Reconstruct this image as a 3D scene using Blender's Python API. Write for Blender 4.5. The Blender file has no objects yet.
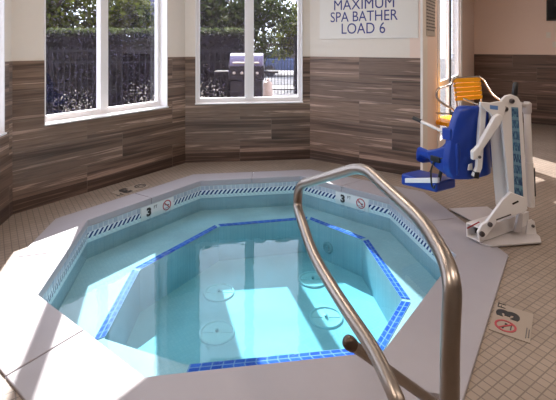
import bpy, bmesh, math, random
from mathutils import Vector, Matrix
from mathutils.geometry import tessellate_polygon
random.seed(7)
PI = math.pi
SC = bpy.context.scene
COL = SC.collection
F, U0, V0, H = 419.0, 278.0, 47.0, 1.6

def at(u, v, Y):            # a point of the place from its direction and its distance along the view axis
    return Vector(((u - U0) * Y / F, Y, H - (v - V0) * Y / F))

# ------------------------------------------------------------------ materials
def new_mat(name):
    m = bpy.data.materials.new(name); m.use_nodes = True
    nt = m.node_tree; nt.nodes.clear()
    out = nt.nodes.new('ShaderNodeOutputMaterial')
    return m, nt, out
def N(nt, t, **kw):
    n = nt.nodes.new(t)
    for k, v in kw.items():
        if k in n.inputs: n.inputs[k].default_value = v
        else: setattr(n, k, v)
    return n
def L(nt, a, b): nt.links.new(a, b)
def c4(c): return (c[0], c[1], c[2], 1.0)
def srgb(r, g, b):
    f = lambda x: (x / 255 / 12.92) if x <= 10 else (((x / 255) + .055) / 1.055) ** 2.4
    return (f(r), f(g), f(b))

def plain(name, col, rough=.5, metal=0.0, noise=.08, nscale=18.0, bump=0.0, bscale=60.0, spec=.5):
    m, nt, out = new_mat(name)
    b = N(nt, 'ShaderNodeBsdfPrincipled', Roughness=rough, Metallic=metal)
    b.inputs['Specular IOR Level'].default_value = spec
    tc = N(nt, 'ShaderNodeTexCoord')
    nz = N(nt, 'ShaderNodeTexNoise', Scale=nscale, Detail=4.0)
    L(nt, tc.outputs['Object'], nz.inputs['Vector'])
    mx = N(nt, 'ShaderNodeMix', data_type='RGBA')
    mx.inputs['A'].default_value = c4([x * (1 - noise) for x in col]); mx.inputs['B'].default_value = c4([min(1, x * (1 + noise)) for x in col])
    L(nt, nz.outputs['Fac'], mx.inputs['Factor'])
    # RGBA sockets of the Mix node are the third pair
    mx.inputs[6].default_value = c4([x * (1 - noise) for x in col]); mx.inputs[7].default_value = c4([min(1, x * (1 + noise)) for x in col])
    L(nt, mx.outputs[2], b.inputs['Base Color'])
    if bump:
        n2 = N(nt, 'ShaderNodeTexNoise', Scale=bscale, Detail=3.0)
        L(nt, tc.outputs['Object'], n2.inputs['Vector'])
        bp = N(nt, 'ShaderNodeBump', Strength=bump, Distance=.01)
        L(nt, n2.outputs['Fac'], bp.inputs['Height']); L(nt, bp.outputs['Normal'], b.inputs['Normal'])
    L(nt, b.outputs['BSDF'], out.inputs['Surface'])
    return m

def ramp(nt, stops):
    r = N(nt, 'ShaderNodeValToRGB')
    e = r.color_ramp.elements
    while len(e) < len(stops): e.new(.5)
    for i, (p, c) in enumerate(stops): e[i].position = p; e[i].color = c4(c)
    return r

def plank_mat(name, dark=1.0, warm=1.0):
    """wood-look porcelain planks: every plank its own run of streaks"""
    m, nt, out = new_mat(name)
    b = N(nt, 'ShaderNodeBsdfPrincipled', Roughness=.42)
    tc = N(nt, 'ShaderNodeTexCoord')
    sep = N(nt, 'ShaderNodeSeparateXYZ'); L(nt, tc.outputs['Object'], sep.inputs[0])
    com = N(nt, 'ShaderNodeCombineXYZ'); L(nt, sep.outputs['X'], com.inputs['X']); L(nt, sep.outputs['Z'], com.inputs['Y'])
    br = N(nt, 'ShaderNodeTexBrick', Scale=1.0)
    br.inputs['Color1'].default_value = (0, 0, 0, 1); br.inputs['Color2'].default_value = (1, 1, 1, 1)
    br.inputs['Mortar'].default_value = (.5, .5, .5, 1)
    br.inputs['Mortar Size'].default_value = .0022; br.inputs['Brick Width'].default_value = 1.2; br.inputs['Row Height'].default_value = .293
    br.offset = .37; br.offset_frequency = 2
    L(nt, com.outputs[0], br.inputs['Vector'])
    seed = N(nt, 'ShaderNodeSeparateColor'); L(nt, br.outputs['Color'], seed.inputs[0])
    w = N(nt, 'ShaderNodeMath', operation='MULTIPLY'); w.inputs[1].default_value = 37.0; L(nt, seed.outputs[0], w.inputs[0])
    mp = N(nt, 'ShaderNodeMapping'); mp.inputs['Scale'].default_value = (.30, 10.0, 1.0); L(nt, com.outputs[0], mp.inputs['Vector'])
    n1 = N(nt, 'ShaderNodeTexNoise', noise_dimensions='4D', Scale=1.5, Detail=5.0, Roughness=.6, Distortion=.4)
    L(nt, mp.outputs[0], n1.inputs['Vector']); L(nt, w.outputs[0], n1.inputs['W'])
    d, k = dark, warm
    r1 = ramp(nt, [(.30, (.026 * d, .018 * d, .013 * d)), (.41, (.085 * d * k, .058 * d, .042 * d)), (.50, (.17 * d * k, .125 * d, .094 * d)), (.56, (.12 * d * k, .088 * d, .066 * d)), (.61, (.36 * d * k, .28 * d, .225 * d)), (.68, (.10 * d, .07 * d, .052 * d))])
    L(nt, n1.outputs['Fac'], r1.inputs[0])
    # plank to plank tone
    tn = ramp(nt, [(0.0, (.72, .70, .69)), (.5, (.92, .91, .90)), (1.0, (1.18, 1.17, 1.16))])
    L(nt, seed.outputs[0], tn.inputs[0])
    mu = N(nt, 'ShaderNodeMix', data_type='RGBA', blend_type='MULTIPLY'); mu.inputs[0].default_value = 1.0
    L(nt, r1.outputs[0], mu.inputs[6]); L(nt, tn.outputs[0], mu.inputs[7])
    gr = N(nt, 'ShaderNodeMix', data_type='RGBA'); gr.inputs[7].default_value = (.17, .135, .11, 1)
    L(nt, br.outputs['Fac'], gr.inputs[0]); L(nt, mu.outputs[2], gr.inputs[6])
    L(nt, gr.outputs[2], b.inputs['Base Color'])
    L(nt, b.outputs[0], out.inputs[0])
    return m

def grid_mat(name, size, c1, c2, mortar, msize, rot=0.0, rough=.5, bump=.25, rowh=None, spec=.5):
    m, nt, out = new_mat(name)
    b = N(nt, 'ShaderNodeBsdfPrincipled', Roughness=rough); b.inputs['Specular IOR Level'].default_value = spec
    tc = N(nt, 'ShaderNodeTexCoord')
    mp = N(nt, 'ShaderNodeMapping'); mp.inputs['Rotation'].default_value = (0, 0, rot)
    L(nt, tc.outputs['Object'], mp.inputs['Vector'])
    br = N(nt, 'ShaderNodeTexBrick', Scale=1.0)
    br.inputs['Color1'].default_value = c4(c1); br.inputs['Color2'].default_value = c4(c2); br.inputs['Mortar'].default_value = c4(mortar)
    br.inputs['Mortar Size'].default_value = msize; br.inputs['Mortar Smooth'].default_value = .2
    br.inputs['Brick Width'].default_value = size; br.inputs['Row Height'].default_value = rowh or size
    br.offset = 0.0
    L(nt, mp.outputs[0], br.inputs['Vector'])
    nz = N(nt, 'ShaderNodeTexNoise', Scale=2.2, Detail=5.0); L(nt, tc.outputs['Object'], nz.inputs['Vector'])
    rr = ramp(nt, [(.3, (.86, .85, .84)), (.7, (1.08, 1.07, 1.06))]); L(nt, nz.outputs['Fac'], rr.inputs[0])
    mu = N(nt, 'ShaderNodeMix', data_type='RGBA', blend_type='MULTIPLY'); mu.inputs[0].default_value = 1.0
    L(nt, br.outputs['Color'], mu.inputs[6]); L(nt, rr.outputs[0], mu.inputs[7])
    L(nt, mu.outputs[2], b.inputs['Base Color'])
    inv = N(nt, 'ShaderNodeMath', operation='SUBTRACT'); inv.inputs[0].default_value = 1.0; L(nt, br.outputs['Fac'], inv.inputs[1])
    bp = N(nt, 'ShaderNodeBump', Strength=bump, Distance=.004); L(nt, inv.outputs[0], bp.inputs['Height']); L(nt, bp.outputs[0], b.inputs['Normal'])
    L(nt, b.outputs[0], out.inputs[0])
    return m

def schlick(nt, f0, normal=None):
    lw = N(nt, 'ShaderNodeLayerWeight', Blend=.5)
    if normal: L(nt, normal, lw.inputs['Normal'])
    p = N(nt, 'ShaderNodeMath', operation='POWER'); p.inputs[1].default_value = 5.0; L(nt, lw.outputs['Facing'], p.inputs[0])
    ml = N(nt, 'ShaderNodeMath', operation='MULTIPLY_ADD'); ml.inputs[1].default_value = 1 - f0; ml.inputs[2].default_value = f0
    L(nt, p.outputs[0], ml.inputs[0])
    return ml.outputs[0]

def water_mat():
    m, nt, out = new_mat('spa water')
    tc = N(nt, 'ShaderNodeTexCoord')
    nz = N(nt, 'ShaderNodeTexNoise', Scale=7.0, Detail=2.0); L(nt, tc.outputs['Object'], nz.inputs['Vector'])
    bp = N(nt, 'ShaderNodeBump', Strength=.05, Distance=.02); L(nt, nz.outputs['Fac'], bp.inputs['Height'])
    tr = N(nt, 'ShaderNodeBsdfTransparent'); tr.inputs[0].default_value = (.93, .985, .99, 1)
    gl = N(nt, 'ShaderNodeBsdfGlossy', Roughness=.0); L(nt, bp.outputs[0], gl.inputs['Normal'])
    mx = N(nt, 'ShaderNodeMixShader'); L(nt, schlick(nt, .04), mx.inputs[0]); L(nt, tr.outputs[0], mx.inputs[1]); L(nt, gl.outputs[0], mx.inputs[2])
    L(nt, mx.outputs[0], out.inputs['Surface'])
    va = N(nt, 'ShaderNodeVolumeAbsorption', Density=.6); va.inputs['Color'].default_value = (.05, .87, .96, 1)
    L(nt, va.outputs[0], out.inputs['Volume'])
    return m

def glass_mat(name, dirt=.05, tint=(.95, .95, .97)):
    m, nt, out = new_mat(name)
    tc = N(nt, 'ShaderNodeTexCoord')
    tr = N(nt, 'ShaderNodeBsdfTransparent'); tr.inputs[0].default_value = c4(tint)
    gl = N(nt, 'ShaderNodeBsdfGlossy', Roughness=.02)
    mx = N(nt, 'ShaderNodeMixShader'); L(nt, schlick(nt, .045), mx.inputs[0]); L(nt, tr.outputs[0], mx.inputs[1]); L(nt, gl.outputs[0], mx.inputs[2])
    # hard-water spots dried on the pane
    tl = N(nt, 'ShaderNodeBsdfTranslucent'); tl.inputs[0].default_value = (.72, .60, 1.0, 1)
    nz = N(nt, 'ShaderNodeTexNoise', Scale=48.0, Detail=3.0); L(nt, tc.outputs['Object'], nz.inputs['Vector'])
    rr = ramp(nt, [(.50, (dirt * .05,) * 3), (.66, (dirt,) * 3), (.78, (dirt * 3.2,) * 3)]); L(nt, nz.outputs['Fac'], rr.inputs[0])
    mx2 = N(nt, 'ShaderNodeMixShader'); L(nt, rr.outputs[0], mx2.inputs[0]); L(nt, mx.outputs[0], mx2.inputs[1]); L(nt, tl.outputs[0], mx2.inputs[2])
    L(nt, mx2.outputs[0], out.inputs['Surface'])
    return m

def waterline_mat():
    """white tile band with slanted navy strokes in its lower course; UV: metres along the wall, metres down"""
    m, nt, out = new_mat('waterline tile')
    b = N(nt, 'ShaderNodeBsdfPrincipled', Roughness=.25)
    uv = N(nt, 'ShaderNodeUVMap'); sep = N(nt, 'ShaderNodeSeparateXYZ'); L(nt, uv.outputs[0], sep.inputs[0])
    sl = N(nt, 'ShaderNodeMath', operation='MULTIPLY_ADD'); sl.inputs[1].default_value = .8; L(nt, sep.outputs['Y'], sl.inputs[0]); L(nt, sep.outputs['X'], sl.inputs[2])
    md = N(nt, 'ShaderNodeMath', operation='PINGPONG'); md.inputs[1].default_value = .025; L(nt, sl.outputs[0], md.inputs[0])
    st = N(nt, 'ShaderNodeMath', operation='LESS_THAN'); st.inputs[1].default_value = .0125; L(nt, md.outputs[0], st.inputs[0])
    lo = N(nt, 'ShaderNodeMath', operation='GREATER_THAN'); lo.inputs[1].default_value = .055; L(nt, sep.outputs['Y'], lo.inputs[0])
    hi = N(nt, 'ShaderNodeMath', operation='LESS_THAN'); hi.inputs[1].default_value = .107; L(nt, sep.outputs['Y'], hi.inputs[0])
    a1 = N(nt, 'ShaderNodeMath', operation='MULTIPLY'); L(nt, st.outputs[0], a1.inputs[0]); L(nt, lo.outputs[0], a1.inputs[1])
    a2 = N(nt, 'ShaderNodeMath', operation='MULTIPLY'); L(nt, a1.outputs[0], a2.inputs[0]); L(nt, hi.outputs[0], a2.inputs[1])
    br = N(nt, 'ShaderNodeTexBrick', Scale=1.0); br.offset = 0
    br.inputs['Color1'].default_value = c4((.30, .36, .45)); br.inputs['Color2'].default_value = c4((.40, .46, .55)); br.inputs['Mortar'].default_value = c4((.55, .60, .64))
    br.inputs['Brick Width'].default_value = .052; br.inputs['Row Height'].default_value = .052; br.inputs['Mortar Size'].default_value = .003
    L(nt, uv.outputs[0], br.inputs['Vector'])
    base = N(nt, 'ShaderNodeMix', data_type='RGBA'); base.inputs[7].default_value = c4((.62, .72, .76))
    L(nt, lo.outputs[0], base.inputs[0]); L(nt, br.outputs['Color'], base.inputs[6])
    mx = N(nt, 'ShaderNodeMix', data_type='RGBA'); mx.inputs[7].default_value = c4((.012, .045, .17))
    L(nt, a2.outputs[0], mx.inputs[0]); L(nt, base.outputs[2], mx.inputs[6])
    L(nt, mx.outputs[2], b.inputs['Base Color']); L(nt, b.outputs[0], out.inputs[0])
    return m

def nosing_mat():
    m, nt, out = new_mat('blue nosing tile')
    b = N(nt, 'ShaderNodeBsdfPrincipled', Roughness=.5); b.inputs['Specular IOR Level'].default_value = .03
    uv = N(nt, 'ShaderNodeUVMap')
    br = N(nt, 'ShaderNodeTexBrick', Scale=1.0); br.offset = 0
    br.inputs['Color1'].default_value = c4((.012, .06, .38)); br.inputs['Color2'].default_value = c4((.03, .11, .52)); br.inputs['Mortar'].default_value = c4((.16, .26, .5))
    br.inputs['Brick Width'].default_value = .07; br.inputs['Row Height'].default_value = .0335; br.inputs['Mortar Size'].default_value = .004
    L(nt, uv.outputs[0], br.inputs['Vector'])
    L(nt, br.outputs['Color'], b.inputs['Base Color']); L(nt, b.outputs[0], out.inputs[0])
    return m

def leaf_mat(name, c1, c2, trans=.25):
    m, nt, out = new_mat(name)
    gi = N(nt, 'ShaderNodeNewGeometry')
    r = ramp(nt, [(0, c1), (1, c2)]); L(nt, gi.outputs['Random Per Island'], r.inputs[0])
    d = N(nt, 'ShaderNodeBsdfPrincipled', Roughness=.6); d.inputs['Specular IOR Level'].default_value = .08; L(nt, r.outputs[0], d.inputs['Base Color'])
    t = N(nt, 'ShaderNodeBsdfTranslucent'); L(nt, r.outputs[0], t.inputs[0])
    mx = N(nt, 'ShaderNodeMixShader'); mx.inputs[0].default_value = trans
    L(nt, d.outputs[0], mx.inputs[1]); L(nt, t.outputs[0], mx.inputs[2]); L(nt, mx.outputs[0], out.inputs[0])
    return m

def decal_mat():
    """strip of pictogram squares down the mast"""
    m, nt, out = new_mat('blue pictogram strip')
    b = N(nt, 'ShaderNodeBsdfPrincipled', Roughness=.35)
    uv = N(nt, 'ShaderNodeUVMap')
    br = N(nt, 'ShaderNodeTexBrick', Scale=1.0); br.offset = 0
    br.inputs['Color1'].default_value = c4((.02, .06, .17)); br.inputs['Color2'].default_value = c4((.035, .11, .25)); br.inputs['Mortar'].default_value = c4((.16, .28, .42))
    br.inputs['Brick Width'].default_value = 1.0; br.inputs['Row Height'].default_value = .125; br.inputs['Mortar Size'].default_value = .018
    L(nt, uv.outputs[0], br.inputs['Vector'])
    nz = N(nt, 'ShaderNodeTexNoise', Scale=14.0, Detail=1.0); L(nt, uv.outputs[0], nz.inputs['Vector'])
    r = ramp(nt, [(.52, (0, 0, 0)), (.58, (1, 1, 1))]); L(nt, nz.outputs['Fac'], r.inputs[0])
    mx = N(nt, 'ShaderNodeMix', data_type='RGBA'); mx.inputs[7].default_value = c4((.16, .34, .45))
    L(nt, r.outputs[0], mx.inputs[0]); L(nt, br.outputs['Color'], mx.inputs[6])
    L(nt, mx.outputs[2], b.inputs['Base Color']); L(nt, b.outputs[0], out.inputs[0])
    return m

AX = math.radians(34.6)
M = dict(
    paint=plain('cream wall paint', (.74, .675, .61), .7, noise=.02, bump=.05, bscale=150),
    paint_far=plain('warm far wall paint', (.78, .62, .54), .7, noise=.02, bump=.05, bscale=150),
    ceil=plain('white ceiling paint', (.82, .80, .77), .8, noise=.02),
    plank=plank_mat('wood-look wall planks', 1.15, 1.08),
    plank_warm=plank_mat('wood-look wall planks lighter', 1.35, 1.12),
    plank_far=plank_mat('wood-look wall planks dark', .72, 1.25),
    base=plank_mat('dark red-brown base planks', .42, 1.2),
    tile=grid_mat('beige mosaic floor tile', .05, (.275, .22, .18), (.31, .248, .203), (.16, .128, .105), .0035, -AX),
    white=plain('white window frame paint', (.80, .78, .79), .4, noise=.02),
    trimw=plain('white corner trim', (.80, .75, .71), .4, noise=.02),
    coping=plain('pale coping stone', (.335, .318, .35), .45, noise=.045, nscale=7, bump=.08, bscale=220),
    joint=plain('grey joint', (.22, .19, .19), .8),
    plaster=grid_mat('pale blue pool plaster', .03, (.345, .445, .515), (.37, .465, .53), (.32, .43, .505), .002, -AX, .5, .05, spec=.03),
    waterline=waterline_mat(), nosing=nosing_mat(), water=water_mat(),
    drain=plain('white plastic drain cover', (.42, .53, .58), .5, noise=.02, spec=.05),
    fitting=plain('grey suction fitting', (.20, .30, .34), .35),
    steel=plain('brushed stainless steel', (.34, .295, .265), .36, 1.0, noise=.08, nscale=40),
    darkcap=plain('dark bronze end cap', (.10, .07, .055), .35, .6),
    chrome=plain('chrome tube', (.72, .70, .70), .15, 1.0, noise=.02),
    liftwhite=plain('white powder coat', (.78, .76, .77), .32, noise=.02),
    liftgrey=plain('pale grey powder coat', (.52, .49, .50), .4, noise=.03),
    blue=plain('royal blue moulded plastic', (.007, .042, .32), .38, noise=.06),
    black=plain('black plastic', (.012, .012, .014), .4),
    bolt=plain('dark zinc bolt', (.14, .13, .14), .35, .8),
    red=plain('red enamel', (.36, .035, .05), .4),
    ink=plain('black enamel', (.012, .012, .014), .45),
    navy=plain('navy blue lettering', (.022, .028, .20), .45),
    grey_ink=plain('grey lettering', (.10, .09, .09), .5),
    plate=plain('cream ceramic plate', (.31, .255, .21), .35, noise=.04),
    plate_white=plain('white ceramic plate', (.62, .66, .68), .2, noise=.02),
    sign=plain('white acrylic sign', (.735, .70, .655), .3, noise=.01),
    board=plain('grey notice board', (.46, .41, .37), .4, noise=.02),
    yellow=plain('yellow vinyl strap', (.95, .42, .008), .4, noise=.04),
    screen=plain('black glass screen', (.008, .010, .016), .1),
    hedge=leaf_mat('hedge leaves', (.004, .005, .005), (.013, .016, .010), .1),
    hedge_sunlit=leaf_mat('hedge top leaves with painted sun', (.03, .045, .014), (.11, .13, .05), .3),  # lighter green so the hedge top looks sunlit
    hedgecore=plain('dark hedge twigs', (.005, .005, .005), .9, spec=.05),
    leaf=leaf_mat('tree leaves', (.008, .016, .004), (.11, .125, .012), .4),
    leafb=leaf_mat('darker tree leaves', (.005, .010, .004), (.045, .06, .012), .35),
    leafp=leaf_mat('pale flowering leaves', (.012, .016, .012), (.42, .38, .34), .1),
    bark=plain('bark', (.05, .035, .028), .9, noise=.3),
    iron=plain('black iron', (.006, .006, .008), .6, spec=.15),
    patio=plain('pale concrete paving', (.20, .185, .18), .8, noise=.1, nscale=3),
    road=plain('grey asphalt', (.05, .05, .06), .85, noise=.1, nscale=4),
    lilac=plain('lavender stucco', (.05, .048, .12), .8),
    glass=glass_mat('spotted window glass', .012),
    glass_clear=glass_mat('door glass', .004),
    carpaint=plain('grey blue car paint', (.06, .09, .18), .25, .3),
    carglass=plain('dark car glass', (.02, .025, .035), .08),
    tyre=plain('black rubber', (.015, .015, .016), .8),
    grill=plain('satin steel grill hood', (.10, .085, .15), .5, .6),
    grillblack=plain('black enamel cart', (.010, .009, .011), .6, spec=.12),
    tank=plain('tan gas bottle', (.42, .30, .25), .5),
)

# ------------------------------------------------------------------ mesh builders
class MB:
    def __init__(s): s.v, s.f, s.uv = [], [], {}
    def add(s, vs, fs):
        o = len(s.v); s.v += [tuple(p) for p in vs]; s.f += [tuple(i + o for i in f) for f in fs]; return s
    def box(s, c, d, rot=None):
        hx, hy, hz = d[0] / 2, d[1] / 2, d[2] / 2; c = Vector(c)
        P = [Vector((x, y, z)) for x in (-hx, hx) for y in (-hy, hy) for z in (-hz, hz)]
        if rot is not None: P = [rot @ p for p in P]
        return s.add([p + c for p in P], [(0, 1, 3, 2), (4, 6, 7, 5), (0, 4, 5, 1), (2, 3, 7, 6), (0, 2, 6, 4), (1, 5, 7, 3)])
    def hexa(s, bot, top):          # two quads
        return s.add(list(bot) + list(top), [(3, 2, 1, 0), (4, 5, 6, 7), (0, 1, 5, 4), (1, 2, 6, 5), (2, 3, 7, 6), (3, 0, 4, 7)])
    def prism(s, poly, z0, z1):     # convex or simple polygon, CCW
        n = len(poly)
        vs = [(p[0], p[1], z0) for p in poly] + [(p[0], p[1], z1) for p in poly]
        fs = [tuple(range(n - 1, -1, -1)), tuple(range(n, 2 * n))] + [(i, (i + 1) % n, n + (i + 1) % n, n + i) for i in range(n)]
        return s.add(vs, fs)
    def extrude(s, pts, vec):       # planar 3D outline pushed along a vector
        n = len(pts); vec = Vector(vec); pts = [Vector(p) for p in pts]
        return s.add(pts + [p + vec for p in pts], [tuple(range(n - 1, -1, -1)), tuple(range(n, 2 * n))] + [(i, (i + 1) % n, n + (i + 1) % n, n + i) for i in range(n)])
    def tube(s, pts, r, seg=14, caps=True):
        pts = [Vector(p) for p in pts]; n = len(pts)
        rs = r if isinstance(r, (list, tuple)) else [r] * n
        T = []
        for i in range(n):
            a = pts[max(0, i - 1)]; b = pts[min(n - 1, i + 1)]; T.append((b - a).normalized())
        up = Vector((0, 0, 1)) if abs(T[0].z) < .9 else Vector((1, 0, 0))
        x = T[0].cross(up).normalized(); vs = []
        for i in range(n):
            x = (x - T[i] * x.dot(T[i])).normalized(); y = T[i].cross(x)
            for k in range(seg):
                a = 2 * PI * k / seg; vs.append(pts[i] + (x * math.cos(a) + y * math.sin(a)) * rs[i])
        fs = [(i * seg + k, i * seg + (k + 1) % seg, (i + 1) * seg + (k + 1) % seg, (i + 1) * seg + k) for i in range(n - 1) for k in range(seg)]
        if caps: fs += [tuple(range(seg - 1, -1, -1)), tuple((n - 1) * seg + k for k in range(seg))]
        return s.add(vs, fs)
    def lathe(s, prof, c=(0, 0, 0), seg=24, mat=None):
        c = Vector(c); vs = []; n = len(prof)
        for r, z in prof:
            for k in range(seg):
                a = 2 * PI * k / seg; p = Vector((r * math.cos(a), r * math.sin(a), z))
                if mat is not None: p = mat @ p
                vs.append(p + c)
        fs = [(i * seg + k, i * seg + (k + 1) % seg, (i + 1) * seg + (k + 1) % seg, (i + 1) * seg + k) for i in range(n - 1) for k in range(seg)]
        fs += [tuple(range(seg - 1, -1, -1)), tuple((n - 1) * seg + k for k in range(seg))]
        return s.add(vs, fs)
    def obj(s, name, mat, parent=None, smooth=False, bevel=0.0, loc=None, rotz=None, uvs=None, segs=2):
        me = bpy.data.meshes.new(name); me.from_pydata(s.v, [], s.f); me.update()
        bm = bmesh.new(); bm.from_mesh(me)
        bmesh.ops.recalc_face_normals(bm, faces=bm.faces)
        if bevel:
            bm.edges.ensure_lookup_table()
            es = [e for e in bm.edges if len(e.link_faces) == 2 and e.calc_face_angle(0) > .5]
            bmesh.ops.bevel(bm, geom=es, offset=bevel, segments=segs, profile=.5, affect='EDGES', clamp_overlap=True)
        bm.to_mesh(me); bm.free()
        if smooth:
            me.polygons.foreach_set('use_smooth', [True] * len(me.polygons))
            try: me.set_sharp_from_angle(angle=math.radians(42))
            except Exception: pass
        if uvs is not None:
            ul = me.uv_layers.new(name='UVMap')
            for lp in me.loops: ul.data[lp.index].uv = uvs(me.vertices[lp.vertex_index].co, lp)
        me.materials.append(mat)
        o = bpy.data.objects.new(name, me); COL.objects.link(o)
        if parent is not None: o.parent = parent
        if loc is not None: o.location = loc
        if rotz is not None: o.rotation_euler = (0, 0, rotz)
        return o

def uvstrip(me_obj, quads):     # per-loop UVs in face order
    ul = me_obj.data.uv_layers.new(name='UVMap'); i = 0
    for q in quads:
        for p in q: ul.data[i].uv = p; i += 1

def raw(name, vs, fs, mat, parent=None, uvq=None, smooth=False):
    me = bpy.data.meshes.new(name); me.from_pydata([tuple(v) for v in vs], [], fs); me.update()
    me.materials.append(mat); o = bpy.data.objects.new(name, me); COL.objects.link(o)
    if parent is not None: o.parent = parent
    if uvq: uvstrip(o, uvq)
    if smooth: me.polygons.foreach_set('use_smooth', [True] * len(me.polygons))
    return o

def empty(name, loc=(0, 0, 0), rotz=0.0):
    o = bpy.data.objects.new(name, None); COL.objects.link(o); o.location = loc; o.rotation_euler = (0, 0, rotz); o.empty_display_size = .1
    return o
def tag(o, label=None, cat=None, group=None, kind=None):
    if label: o['label'] = label
    if cat: o['category'] = cat
    if group: o['group'] = group
    if kind: o['kind'] = kind
    return o
def world_child(o, parent):     # keep world-space mesh coordinates under a parent that sits elsewhere
    o.parent = parent
    o.matrix_parent_inverse = (Matrix.Translation(parent.location) @ parent.rotation_euler.to_matrix().to_4x4()).inverted()
    return o

def fillet(pts, rads, n=7):
    pts = [Vector(p) for p in pts]; out = [pts[0]]
    for i in range(1, len(pts) - 1):
        p, a, b = pts[i], pts[i - 1], pts[i + 1]; r = rads[i - 1] if isinstance(rads, (list, tuple)) else rads
        d1 = (a - p); d2 = (b - p); t = min(r, d1.length * .48, d2.length * .48)
        A = p + d1.normalized() * t; B = p + d2.normalized() * t
        for k in range(n + 1):
            s = k / n; out.append(A * (1 - s) ** 2 + p * 2 * s * (1 - s) + B * s ** 2)
    out.append(pts[-1]); return out

def text_obj(name, body, mat, size, parent=None, extrude=.001, width=None, height=None, bold=0.0):
    """centred lettering in the local XY plane"""
    cu = bpy.data.curves.new(name, 'FONT'); cu.body = body; cu.size = size; cu.align_x = 'CENTER'; cu.align_y = 'CENTER'; cu.extrude = extrude; cu.offset = bold; cu.resolution_u = 4
    t = bpy.data.objects.new(name, cu); COL.objects.link(t)
    dg = bpy.context.evaluated_depsgraph_get()
    me = bpy.data.meshes.new_from_object(t.evaluated_get(dg))
    bpy.data.objects.remove(t); me.name = name
    xs = [v.co.x for v in me.vertices]; ys = [v.co.y for v in me.vertices]
    cx, cy = (min(xs) + max(xs)) / 2, (min(ys) + max(ys)) / 2
    kx = (width / (max(xs) - min(xs))) if width else 1; ky = (height / (max(ys) - min(ys))) if height else kx
    for v in me.vertices: v.co.x = (v.co.x - cx) * kx; v.co.y = (v.co.y - cy) * ky
    me.materials.clear(); me.materials.append(mat)
    o = bpy.data.objects.new(name, me); COL.objects.link(o)
    if parent is not None: o.parent = parent
    return o

# ------------------------------------------------------------------ the room
CEIL = 3.25
PL = Vector((-2.546, 4.0)); B1 = Vector((-1.286, 5.79)); B2 = Vector((.46, 6.0)); R = Vector((1.77, 5.11)); FC = Vector((4.4, 9.4))
NL = Vector((-2.20, 2.0)); BL = Vector((-3.2, -.6)); BK = Vector((-3.2, -3.0)); BR = Vector((8.0, -3.0)); FR = FC + Vector((.82, -.57)) * 4.4

class Wall: pass
def make_wall(name, A, B, mat, holes=(), th=.2, ext=(.06, .06), wains=None, base=True, wmat=None, side=None):
    w = Wall(); w.A, w.B = A, B; d = (B - A); w.len = d.length; w.d = d.normalized(); w.n = Vector((-w.d.y, w.d.x)); w.ang = math.atan2(d.y, d.x)
    def panel(mb, x0, x1, z0, z1, y0, y1, holes):
        xs = sorted({x0, x1, *[h[0] for h in holes if x0 < h[0] < x1], *[h[1] for h in holes if x0 < h[1] < x1]})
        zs = sorted({z0, z1, *[h[2] for h in holes if z0 < h[2] < z1], *[h[3] for h in holes if z0 < h[3] < z1]})
        for i in range(len(xs) - 1):
            for j in range(len(zs) - 1):
                cx, cz = (xs[i] + xs[i + 1]) / 2, (zs[j] + zs[j + 1]) / 2
                if any(h[0] < cx < h[1] and h[2] < cz < h[3] for h in holes): continue
                mb.box((cx, (y0 + y1) / 2, cz), (xs[i + 1] - xs[i], y1 - y0, zs[j + 1] - zs[j]))
    mb = MB(); panel(mb, -ext[0], w.len + ext[1], -.05, CEIL + .05, 0, th, holes)
    w.o = mb.obj(name, mat, loc=(A.x, A.y, 0), rotz=w.ang); tag(w.o, kind='structure')
    if wains:
        mb = MB(); panel(mb, 0.0, w.len, .13 if base else 0, wains, -.012, 0, holes)
        mb.obj('wainscot', wmat or M['plank'], parent=w.o)
    if base and side:
        mb = MB(); mb.box((w.len / 2, -.007, .065), (w.len, .016, .13))
        tag(mb.obj('baseboard_' + side, M['base'], loc=(A.x, A.y, 0), rotz=w.ang), kind='structure')
    return w
def s_of(w, u):             # distance along a wall seen at image column u
    k = (u - U0) / F
    return (k * w.A.y - w.A.x) / (w.d.x - k * w.d.y)
def Y_of(w, u): return w.A.y + w.d.y * s_of(w, u)
def z_of(w, u, v): return H - (v - V0) * Y_of(w, u) / F

WT = 1.465
hL = [(.303, 1.877, .80, 3.05)]
wl = make_wall('wall_left', PL, B1, M['paint'], hL, wains=WT, side='left')
tmp = Wall(); tmp.A = B1; tmp.d = (B2 - B1).normalized()
hB = [(s_of(tmp, 195.5), s_of(tmp, 302.5), .805, 2.62)]
wb = make_wall('wall_back', B1, B2, M['paint'], hB, wains=WT, side='back')
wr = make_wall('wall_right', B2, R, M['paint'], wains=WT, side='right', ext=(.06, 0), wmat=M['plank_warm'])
hN = [(.35, 1.85, .80, 3.05)]
wn = make_wall('wall_near', NL, PL, M['paint'], [(wl_ - .0, wr_, a, b) for wl_, wr_, a, b in [((PL - NL).length - 1.70, (PL - NL).length - .16, .80, 3.05)]], wains=WT, side='near')
hD = [(.86, 3.18, .0, 2.9)]
wd = make_wall('wall_door', R, FC, M['paint_far'], hD, th=.16, ext=(0, .06), base=False)
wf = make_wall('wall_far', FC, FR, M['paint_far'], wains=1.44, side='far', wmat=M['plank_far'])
we = make_wall('wall_east', FR, BR, M['paint'], base=False)
wk = make_wall('wall_rear', BR, BK, M['paint'], base=False)
ww = make_wall('wall_west', BK, BL, M['paint'], base=False)
wx = make_wall('wall_entry', BL, NL, M['paint'], base=False)

ROOM = [PL, B1, B2, R, FC, FR, BR, BK, BL, NL]
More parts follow.
